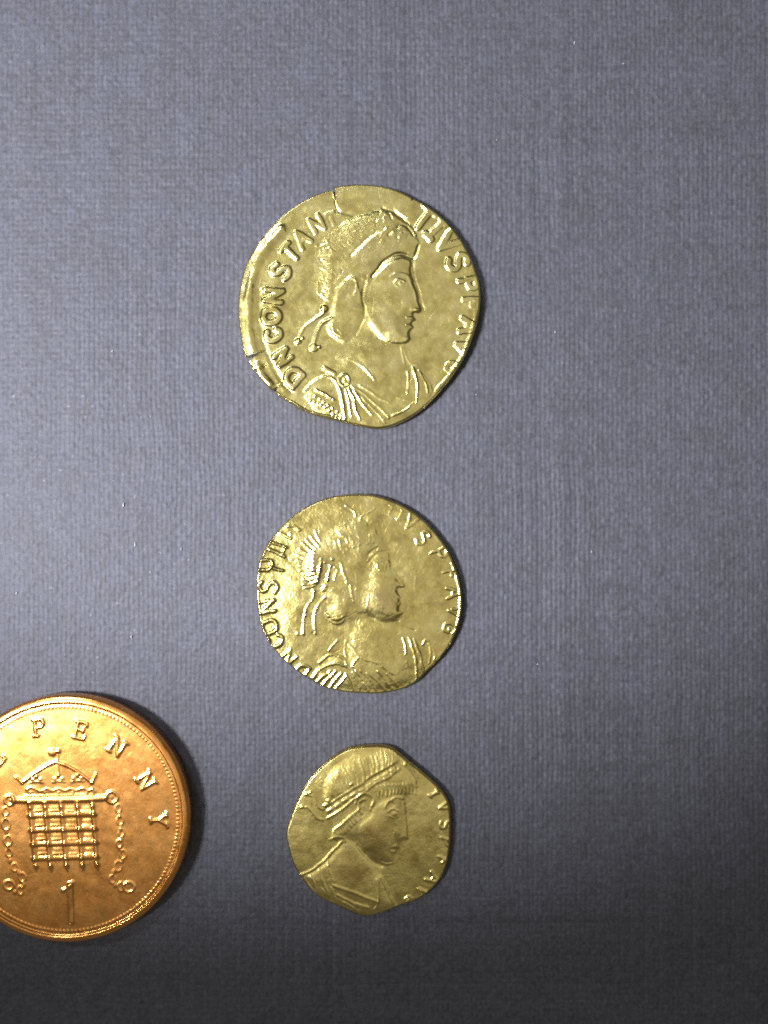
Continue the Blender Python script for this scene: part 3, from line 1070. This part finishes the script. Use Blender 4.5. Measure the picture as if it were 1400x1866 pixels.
# ------------------------------------------------------------------ smallest gold coin
def coin_small():
    out = [(650, 88), (760, 85), (860, 100), (940, 160), (1010, 218), (1100, 290), (1180, 360), (1250, 430), (1300, 510), (1318, 600),
           (1321, 720), (1315, 860), (1295, 980), (1250, 1100), (1160, 1208), (1050, 1280), (930, 1322), (800, 1372), (690, 1402),
           (610, 1390), (500, 1345), (380, 1295), (270, 1230), (180, 1130), (110, 1010), (70, 890), (50, 760), (80, 650), (130, 520),
           (200, 390), (290, 280), (400, 182), (520, 112)]
    c = Coin((510, 1340), 4.2424, out, 0.8, M_gold3, centre=(690, 740))
    c.grain(60, 0.65)
    X, Y = c.X, c.Y
    c.Z += -0.05 * c.rad ** 4
    c.mark()
    bust = c.part('bust')
    c.mass([(165, 1090), (300, 1010), (430, 890), (500, 795), (600, 835), (650, 905), (735, 985), (768, 1060), (800, 1110), (900, 1320), (800, 1360), (690, 1390), (610, 1378),
            (500, 1335), (380, 1285), (270, 1220)], 0.07, 45, bust, puff=0.12, pk=110)
    head = c.part('head', bust)
    c.mass([(385, 800), (400, 700), (360, 600), (330, 480), (350, 340), (440, 220), (560, 150), (700, 110), (840, 120), (940, 180), (1020, 260), (1070, 350),
            (1040, 430), (980, 470), (985, 560), (990, 680), (1000, 800), (945, 825), (935, 870), (900, 915), (890, 985), (820, 1000),
            (740, 980), (650, 900), (600, 830), (500, 830)], 0.07, 80, head, puff=0.15, pk=170)
    face = c.part('face', bust)
    c.mass([(820, 480), (900, 458), (965, 475), (978, 560), (986, 680), (996, 795), (940, 815), (930, 870), (898, 915), (880, 975), (810, 985),
            (730, 960), (650, 880), (605, 790), (620, 690), (690, 620), (740, 540)], 0.03, 24, face, puff=0.05, pk=80)
    c.bump(740, 780, 100, 110, 0.05, 20)
    hair = c.part('hair', bust)
    c.mass([(345, 560), (330, 480), (350, 340), (440, 220), (560, 150), (700, 110), (840, 120), (940, 180), (900, 225), (760, 270), (640, 330), (520, 420), (420, 500)],
           0.012, 50, hair, puff=0.03, pk=90)
    r = np.random.default_rng(3)
    for k in range(58):                                         # fine strands combed up from the headband
        t = k / 57
        bx = 372 + 540 * t + r.uniform(-5, 5)
        by = 505 - 300 * t + r.uniform(-14, 8)
        a = math.radians(128 - 42 * t + r.uniform(-5, 5))
        L = (215 - 95 * t * t - 40 * (1 - t)) * r.uniform(.55, 1)
        c.stroke([(bx, by), (bx + L * .5 * math.cos(a) + 9, by - L * .5 * math.sin(a)), (bx + L * math.cos(a), by - L * math.sin(a))], r.uniform(7, 9.5), r.uniform(.02, .055), hair, taper=.7, cut=2)
    c.bump(400, 330, 60, 80, 0.03, 40)
    # diadem: two ridges with rectangular gems between
    d1 = c.part('diadem', bust)
    c.stroke([(340, 545), (460, 480), (580, 400), (700, 320), (820, 250), (920, 190)], 13, 0.045, d1)
    c.stroke([(370, 640), (480, 570), (590, 480), (700, 400), (830, 320), (930, 255)], 13, 0.07, d1)
    for k in range(9):
        t = k / 8
        x, y = 390 + 490 * t, 575 - 315 * t
        a = math.atan2(-315, 490)
        c.stroke([(x - 17 * math.cos(a), y - 17 * math.sin(a)), (x + 17 * math.cos(a), y + 17 * math.sin(a))], 17, 0.055, c.part('gem', bust), smooth=False, prof='flat')
        c.stroke([(x + 30 * math.cos(a) - 14, y + 30 * math.sin(a) - 20), (x + 30 * math.cos(a) + 14, y + 30 * math.sin(a) + 20)], 7, -0.03, smooth=False)
    for x, y, q in ((355, 540, 17), (372, 505, 15), (558, 372, 12), (975, 222, 14)):
        c.ball(x, y, q, 0.09, c.part('pearl', bust))
    # fringe
    for k in range(11):
        t = k / 10
        x, y = 755 + 285 * t, 395 - 60 * t + 40 * t * t
        c.stroke([(x, y), (x + 14, y + 35), (x + 8, y + 78)], 10, 0.055, c.part('lock', bust), taper=0.8)
    c.stroke([(950, 220), (1010, 270), (1045, 340), (1060, 400)], 9, 0.05, c.part('lock', bust))
    c.stroke([(985, 215), (1040, 270), (1068, 330)], 8, 0.045, c.part('lock', bust))
    # ear and side curls
    ear = c.part('ear', bust)
    c.stroke([(590, 520), (610, 470), (660, 445), (710, 462), (730, 500), (715, 545)], 15, 0.07, ear)
    c.stroke([(635, 600), (610, 560), (620, 510), (660, 490)], 13, 0.06, ear)
    c.bump(640, 520, 22, 26, -0.05)
    c.stroke([(735, 480), (725, 530), (700, 575)], 8, 0.04)
    for k in range(9):                                          # hair at the nape
        t = k / 8
        x, y = 390 + 190 * t, 770 - 165 * t
        c.stroke([(x + 40, y - 52), (x + 22, y - 10), (x + 46, y + 38)], 11, 0.06, c.part('lock', bust), taper=.8)
    c.stroke([(385, 805), (430, 785), (490, 790), (505, 810)], 12, 0.06)
    # brow, eye, nose, mouth, chin
    c.stroke([(815, 545), (850, 500), (905, 475), (955, 490)], 12, 0.05)
    c.bump(860, 535, 34, 24, -0.035)
    eye = c.part('eye', bust)
    c.stroke([(838, 585), (868, 565), (915, 580)], 8, 0.05, eye)
    c.ball(888, 602, 20, 0.06, eye)
    c.stroke([(845, 615), (880, 632), (915, 622)], 7, 0.04, eye)
    nose = c.part('nose', bust)
    c.stroke([(958, 510), (968, 600), (976, 700), (985, 790)], 14, 0.06, nose)
    c.bump(950, 785, 20, 20, 0.05)
    c.stroke([(890, 730), (880, 790), (900, 850)], 10, 0.035)
    lips = c.part('lips', bust)
    c.stroke([(875, 855), (905, 850), (928, 862)], 10, 0.06, lips)
    c.stroke([(862, 898), (885, 905), (900, 902)], 11, 0.06, lips)
    c.stroke([(870, 878), (915, 882)], 7, -0.05, smooth=False)
    c.stroke([(790, 985), (830, 992), (872, 985)], 12, 0.06)
    c.stroke([(600, 850), (650, 920), (730, 985), (790, 1010)], 20, -0.06)
    # ribbon ties
    for pts in ([(215, 455), (262, 470), (285, 520), (310, 560), (345, 572)], [(172, 552), (225, 560), (262, 600), (300, 640), (335, 652)]):
        c.stroke(pts, 11, 0.07, c.part('ribbon_tie', bust))
    for x, y, q in ((208, 452, 15), (238, 440, 12), (170, 550, 16)):
        c.ball(x, y, q, 0.09, c.part('pearl', bust))
    # line of the back and shoulder
    c.stroke([(150, 1090), (200, 1066), (290, 1010), (360, 950), (430, 880), (480, 815)], 13, 0.085, c.part('cloak_edge', bust))
    for pts, w, h in ([[(425, 1160), (520, 1190), (640, 1240), (752, 1285)], 20, .06], [[(450, 1230), (560, 1290), (690, 1330)], 18, .05],
                      [[(775, 1090), (820, 1170), (860, 1250), (900, 1325)], 15, .08], [[(752, 1110), (765, 1190), (760, 1290), (730, 1350)], 14, .07],
                      [[(370, 970), (380, 1040), (420, 1130)], 13, .06], [[(300, 1040), (330, 1120), (370, 1210), (380, 1285)], 15, .06],
                      [[(240, 1090), (270, 1150), (290, 1215)], 15, .06], [[(400, 1180), (430, 1250), (440, 1300)], 13, .06],
                      [[(330, 1190), (345, 1230), (350, 1270)], 12, .05], [[(500, 1290), (600, 1350), (680, 1375)], 14, .05],
                      [[(190, 1110), (225, 1160), (250, 1200)], 12, .05]):
        c.stroke(pts, w, h, c.part('cloak_fold', bust), taper=.8)
    # clipped remains of the legend along the right edge
    for ch, x, y, s in (('I', 1190, 450, 66), ('V', 1272, 548, 84), ('S', 1286, 690, 84), ('P', 1285, 825, 84), ('F', 1262, 975, 84),
                        ('A', 1190, 1112, 100), ('V', 1108, 1222, 90), ('G', 1000, 1278, 70)):
        c.letter(ch, x, y, s, 13, .09)
    c.rub(0.16, 0.30, 340, 0.25, 4, 0.72)
    c.stain([[(615, 700), (700, 640), (800, 660), (868, 690), (860, 800), (825, 965), (740, 950), (660, 880), (605, 790)],
             [(430, 960), (500, 880), (590, 880), (690, 990), (735, 1060), (690, 1150), (600, 1190), (480, 1150), (375, 1150), (390, 1040)],
             [(800, 570), (825, 500), (900, 465), (965, 480), (985, 600), (992, 800), (955, 790), (940, 610), (880, 550), (840, 590)],
             [(430, 1180), (560, 1210), (740, 1290), (700, 1330), (560, 1290), (450, 1240)], [(770, 1090), (820, 1150), (900, 1320), (860, 1330), (800, 1200)],
             [(590, 480), (660, 450), (720, 480), (700, 540), (640, 610), (590, 580)], [(880, 720), (940, 800), (930, 880), (890, 860)]], 85, 345)  # browner tone on cheek, neck, brow, nose, ear and shoulder
    c.scratches(25, 17, 0.004)
    root = c.build('gold_coin', edge_round=16, edge_drop=0.14)
    tag(root, 'smallest gold coin with clipped irregular edge and jewelled headband bust, below the medium one', 'coin')


coin_small()


# ------------------------------------------------------------------ bronze penny
def penny():
    R, cx, cy = 838.0, 450.0, 942.0
    t = np.linspace(0, 2 * np.pi, 96, endpoint=False)
    out = list(zip(cx + R * np.cos(t), cy + R * np.sin(t)))
    c = Coin((0, 1240), 3.732, out, 1.60, M_copper, step=0.045, centre=(cx, cy), warp=0.3)
    X, Y = c.X, c.Y
    xm, ym = X * c.u, Y * c.u
    c.Z += 0.006 * noise(xm, ym, 2.2, 80) + 0.0022 * noise(xm, ym, .6, 81) + 0.0010 * noise(xm, ym, .18, 82)
    rr = np.hypot(X - cx, Y - cy)
    # raised rim
    c.Z += 0.15 * smooth01((rr - 784) / 14) - 0.17 * np.clip((rr - 800) / 38, 0, 1) ** 2
    rim = c.part('rim')
    c.id[rr > 783] = rim
    c.Z += -0.05 * (1 - smooth01(rr / 700)) * 0.4
    c.mark()
    beads = c.part('beaded_border')
    nb = 178
    for k in range(nb):
        a = 2 * math.pi * k / nb
        c.ball(cx + 763 * math.cos(a), cy + 763 * math.sin(a), 9.5, 0.045, beads)
    for ch, x, y, tilt in (('P', 270, 318, 10), ('E', 552, 338, 4), ('N', 800, 450, -2), ('N', 995, 682, -6), ('Y', 1082, 950, -4), ('E', -25, 520, 0)):
        c.letter(ch, x, y, 112, 11.5, .085, tilt, wide=0.95, serif=True)
    # crown
    cr = c.part('crown')
    c.mass([(165, 775), (170, 720), (220, 655), (300, 600), (392, 560), (470, 590), (560, 645), (625, 700), (632, 775)], 0.02, 16, cr)
    orb = c.part('orb', cr)
    c.bump(358, 488, 32, 27, 0.10, 0, orb, 'ball')
    c.ball(398, 478, 17, 0.09, orb)
    c.stroke([(392, 505), (394, 570), (396, 655)], 8, 0.06, c.part('post', cr))
    c.stroke([(385, 550), (310, 585), (235, 632), (180, 675), (150, 695)], 15, 0.10, c.part('arch', cr))
    c.stroke([(150, 692), (128, 672), (108, 655)], 11, 0.08, c.part('arch', cr))
    c.stroke([(404, 560), (450, 575), (510, 608), (570, 650), (625, 692)], 15, 0.10, c.part('arch', cr))
    c.stroke([(622, 700), (640, 668), (655, 632)], 11, 0.08, c.part('arch', cr))
    for x, y in ((250, 672), (400, 668), (528, 665)):
        f = c.part('fleur', cr)
        c.ball(x, y - 22, 15, 0.07, f)
        c.ball(x - 26, y, 14, 0.06, f)
        c.ball(x + 26, y, 14, 0.06, f)
        c.stroke([(x - 40, y + 22), (x, y + 16), (x + 40, y + 22)], 9, 0.05, f)
    w = c.part('crown_band', cr)
    c.stroke([(178, 742), (215, 725), (250, 742), (285, 752), (320, 735), (355, 750), (400, 735), (440, 748), (480, 738), (520, 748), (560, 732), (600, 748), (628, 735)], 9, 0.055, w)
    for k in range(5):
        c.ball(210 + 95 * k, 762, 9, 0.05, w)
    c.stroke([(165, 785), (400, 782), (632, 776)], 10, 0.06, w)
    # beam with a ring at each end
    pc = c.part('portcullis')
    c.stroke([(95, 816), (250, 816), (400, 812), (560, 808), (718, 798)], 22, 0.13, pc, prof='flat')
    for x, y, q in ((66, 815, 32), (762, 795, 38)):
        rg = c.part('ring', pc)
        a = np.linspace(0, 2 * np.pi, 20)
        c.stroke(list(zip(x + q * np.cos(a), y + q * np.sin(a))), 13, 0.10, rg)
        c.bump(x, y, q * .7, q * .7, 0.03)
    vx = [((204, 838), (246, 1262)), ((306, 838), (346, 1262)), ((416, 838), (454, 1258)), ((526, 836), (563, 1256)), ((630, 834), (662, 1252))]
    hy = [915, 1014, 1108, 1205]

    def vat(i, y):
        (a, b), (p, q) = vx[i]
        return a + (p - a) * (y - b) / (q - b)
    for y in hy:
        a, b = (vat(0, y) - 14, y + 6), (vat(4, y) + 10, y - 8)
        c.stroke([a, b], 19, 0.075, c.part('cross_bar', pc), smooth=False, prof='flat')
    for i, (a, b) in enumerate(vx):
        bar = c.part('upright_bar', pc)
        c.stroke([a, b], 23, 0.15, bar, smooth=False)
        c.stroke([b, (b[0] + 4, b[1] + 34)], 17, 0.07, bar, taper=0.3, smooth=False)
    for y in hy + [862, 1250]:
        for i in range(5):
            x = vat(i, y)
            c.ball(x, y + 6 - 3.2 * i, 10, 0.06, c.part('rivet', pc))
    for i in range(4):                                          # the panes between the bars stand a little proud
        for j, y in enumerate([862] + hy[:3]):
            yb = [915, 1014, 1108, 1205][j]
            ya = y + 22 if j else 850
            x0, x1 = vat(i, (ya + yb) / 2) + 22, vat(i + 1, (ya + yb) / 2) - 22
            c.stroke([(x0 + 5, yb - 24), (x1 - 5, yb - 26)], 14, 0.05, smooth=False)
            c.mass([(x0, ya + 4), (x1, ya + 2), (x1 + 4, yb - 22), (x0 + 4, yb - 20)], 0.03, 10, smooth=False)
    # chains

    def chain(pts, rads):
        ch = c.part('chain')
        for k, ((x, y), q) in enumerate(zip(pts, rads)):
            a = np.linspace(0, 2 * np.pi, 14)
            if k % 2 == 0:
                c.stroke(list(zip(x + q * 0.8 * np.cos(a), y + q * 1.15 * np.sin(a))), 8.5, 0.055, c.part('link', ch))
            else:
                c.bump(x, y, q * 0.55, q * 1.0, 0.06, 10, c.part('link', ch), 'ball')
        return ch
    chain([(806, 870), (815, 915), (818, 952), (822, 1000), (828, 1036), (826, 1080), (812, 1108), (815, 1145), (838, 1182), (834, 1225), (806, 1262), (776, 1300), (766, 1350), (785, 1390), (826, 1400)],
          [24, 20, 26, 20, 22, 24, 22, 18, 26, 20, 30, 24, 24, 20, 26])
    chain([(40, 890), (38, 935), (42, 978), (46, 1030), (56, 1090), (58, 1130), (62, 1172), (70, 1225), (100, 1270), (128, 1305), (152, 1340), (160, 1392), (140, 1428), (100, 1440)],
          [24, 20, 32, 20, 30, 18, 24, 22, 24, 20, 26, 24, 24, 18])
    a = np.linspace(0, 2 * np.pi, 20)
    c.stroke(list(zip(876 + 36 * np.cos(a), 1404 + 34 * np.sin(a))), 10, 0.07, c.part('ring'))
    c.stroke(list(zip(62 + 34 * np.cos(a), 1392 + 32 * np.sin(a))), 10, 0.07, c.part('ring'))
    num = c.part('numeral')
    c.stroke([(480, 1390), (483, 1500), (488, 1635)], 26, 0.19, num, prof='flat')
    c.stroke([(428, 1428), (462, 1408), (494, 1372)], 18, 0.10, num)
    for k in range(40):
        q = np.random.default_rng(200 + k)
        x, y = q.uniform(120, 900), q.uniform(380, 600)
        c.bump(x, y, q.uniform(8, 22), q.uniform(4, 8), 0.008, -30)
    c.rub(0.02, 0.1, 360, 0.25, 3, 0.75)
    c.scratches(25, 19, 0.003, 20, 90)
    root = c.build('penny_coin', edge_round=6, edge_drop=0.04, wall_bulge=0.02)
    tag(root, 'thick copper coloured penny with crowned gate emblem and raised rim', 'coin')


penny()


# ------------------------------------------------------------------ specks of lint on the cloth
def lint():
    m, nt, b = new_mat('white_lint')
    n = nd(nt, 'ShaderNodeTexNoise', Scale=4000.0)
    r = ramp(nt, n.outputs['Fac'], [(0.3, (0.35, 0.35, 0.38)), (0.7, (0.5, 0.5, 0.54))])
    nt.links.new(r.outputs['Color'], b.inputs['Base Color'])
    b.inputs['Roughness'].default_value = 0.35
    r = np.random.default_rng(4)
    spots = [(1047, 78, 70, 6), (1136, 116, 30, 4), (30, 1081, 60, 4), (246, 992, 80, 9), (1012, 605, 70, 4), (868, 719, 60, 3), (1078, 1005, 80, 4),
             (225, 920, 85, 8), (240, 1160, 85, 6), (905, 255, 60, 3), (205, 640, 40, 3), (980, 1210, 20, 3), (330, 1000, 80, 5)]
    V, F = [], []
    for x, y, a, L in spots:
        X, Y = (x - PCX) / PXMM, -(y - PCY) / PXMM
        L = L / PXMM / 2
        t = math.radians(a)
        n0 = sum(len(v) for v in V)
        w = r.uniform(0.03, 0.05)
        ring = []
        for k, f in enumerate((-1, -.4, .3, 1)):
            px, py = X + L * f * math.cos(t) + r.uniform(-.02, .02), Y + L * f * math.sin(t)
            ww = w * (1.1 - .7 * f * f)
            for j in range(5):
                q = 2 * math.pi * j / 5
                ring.append((px - ww * math.cos(q) * math.sin(t), py + ww * math.cos(q) * math.cos(t), 0.005 + ww * math.sin(q)))
        V.append(np.array(ring))
        for k in range(3):
            for j in range(5):
                F.append((n0 + k * 5 + j, n0 + k * 5 + (j + 1) % 5, n0 + (k + 1) * 5 + (j + 1) % 5, n0 + (k + 1) * 5 + j))
    o = link('lint', mesh_from('lint', np.vstack(V) * MM, np.array(F), None, m))
    o['kind'] = 'stuff'
    o['label'] = 'tiny white specks of lint scattered on the grey cloth'
    o['category'] = 'lint'


lint()
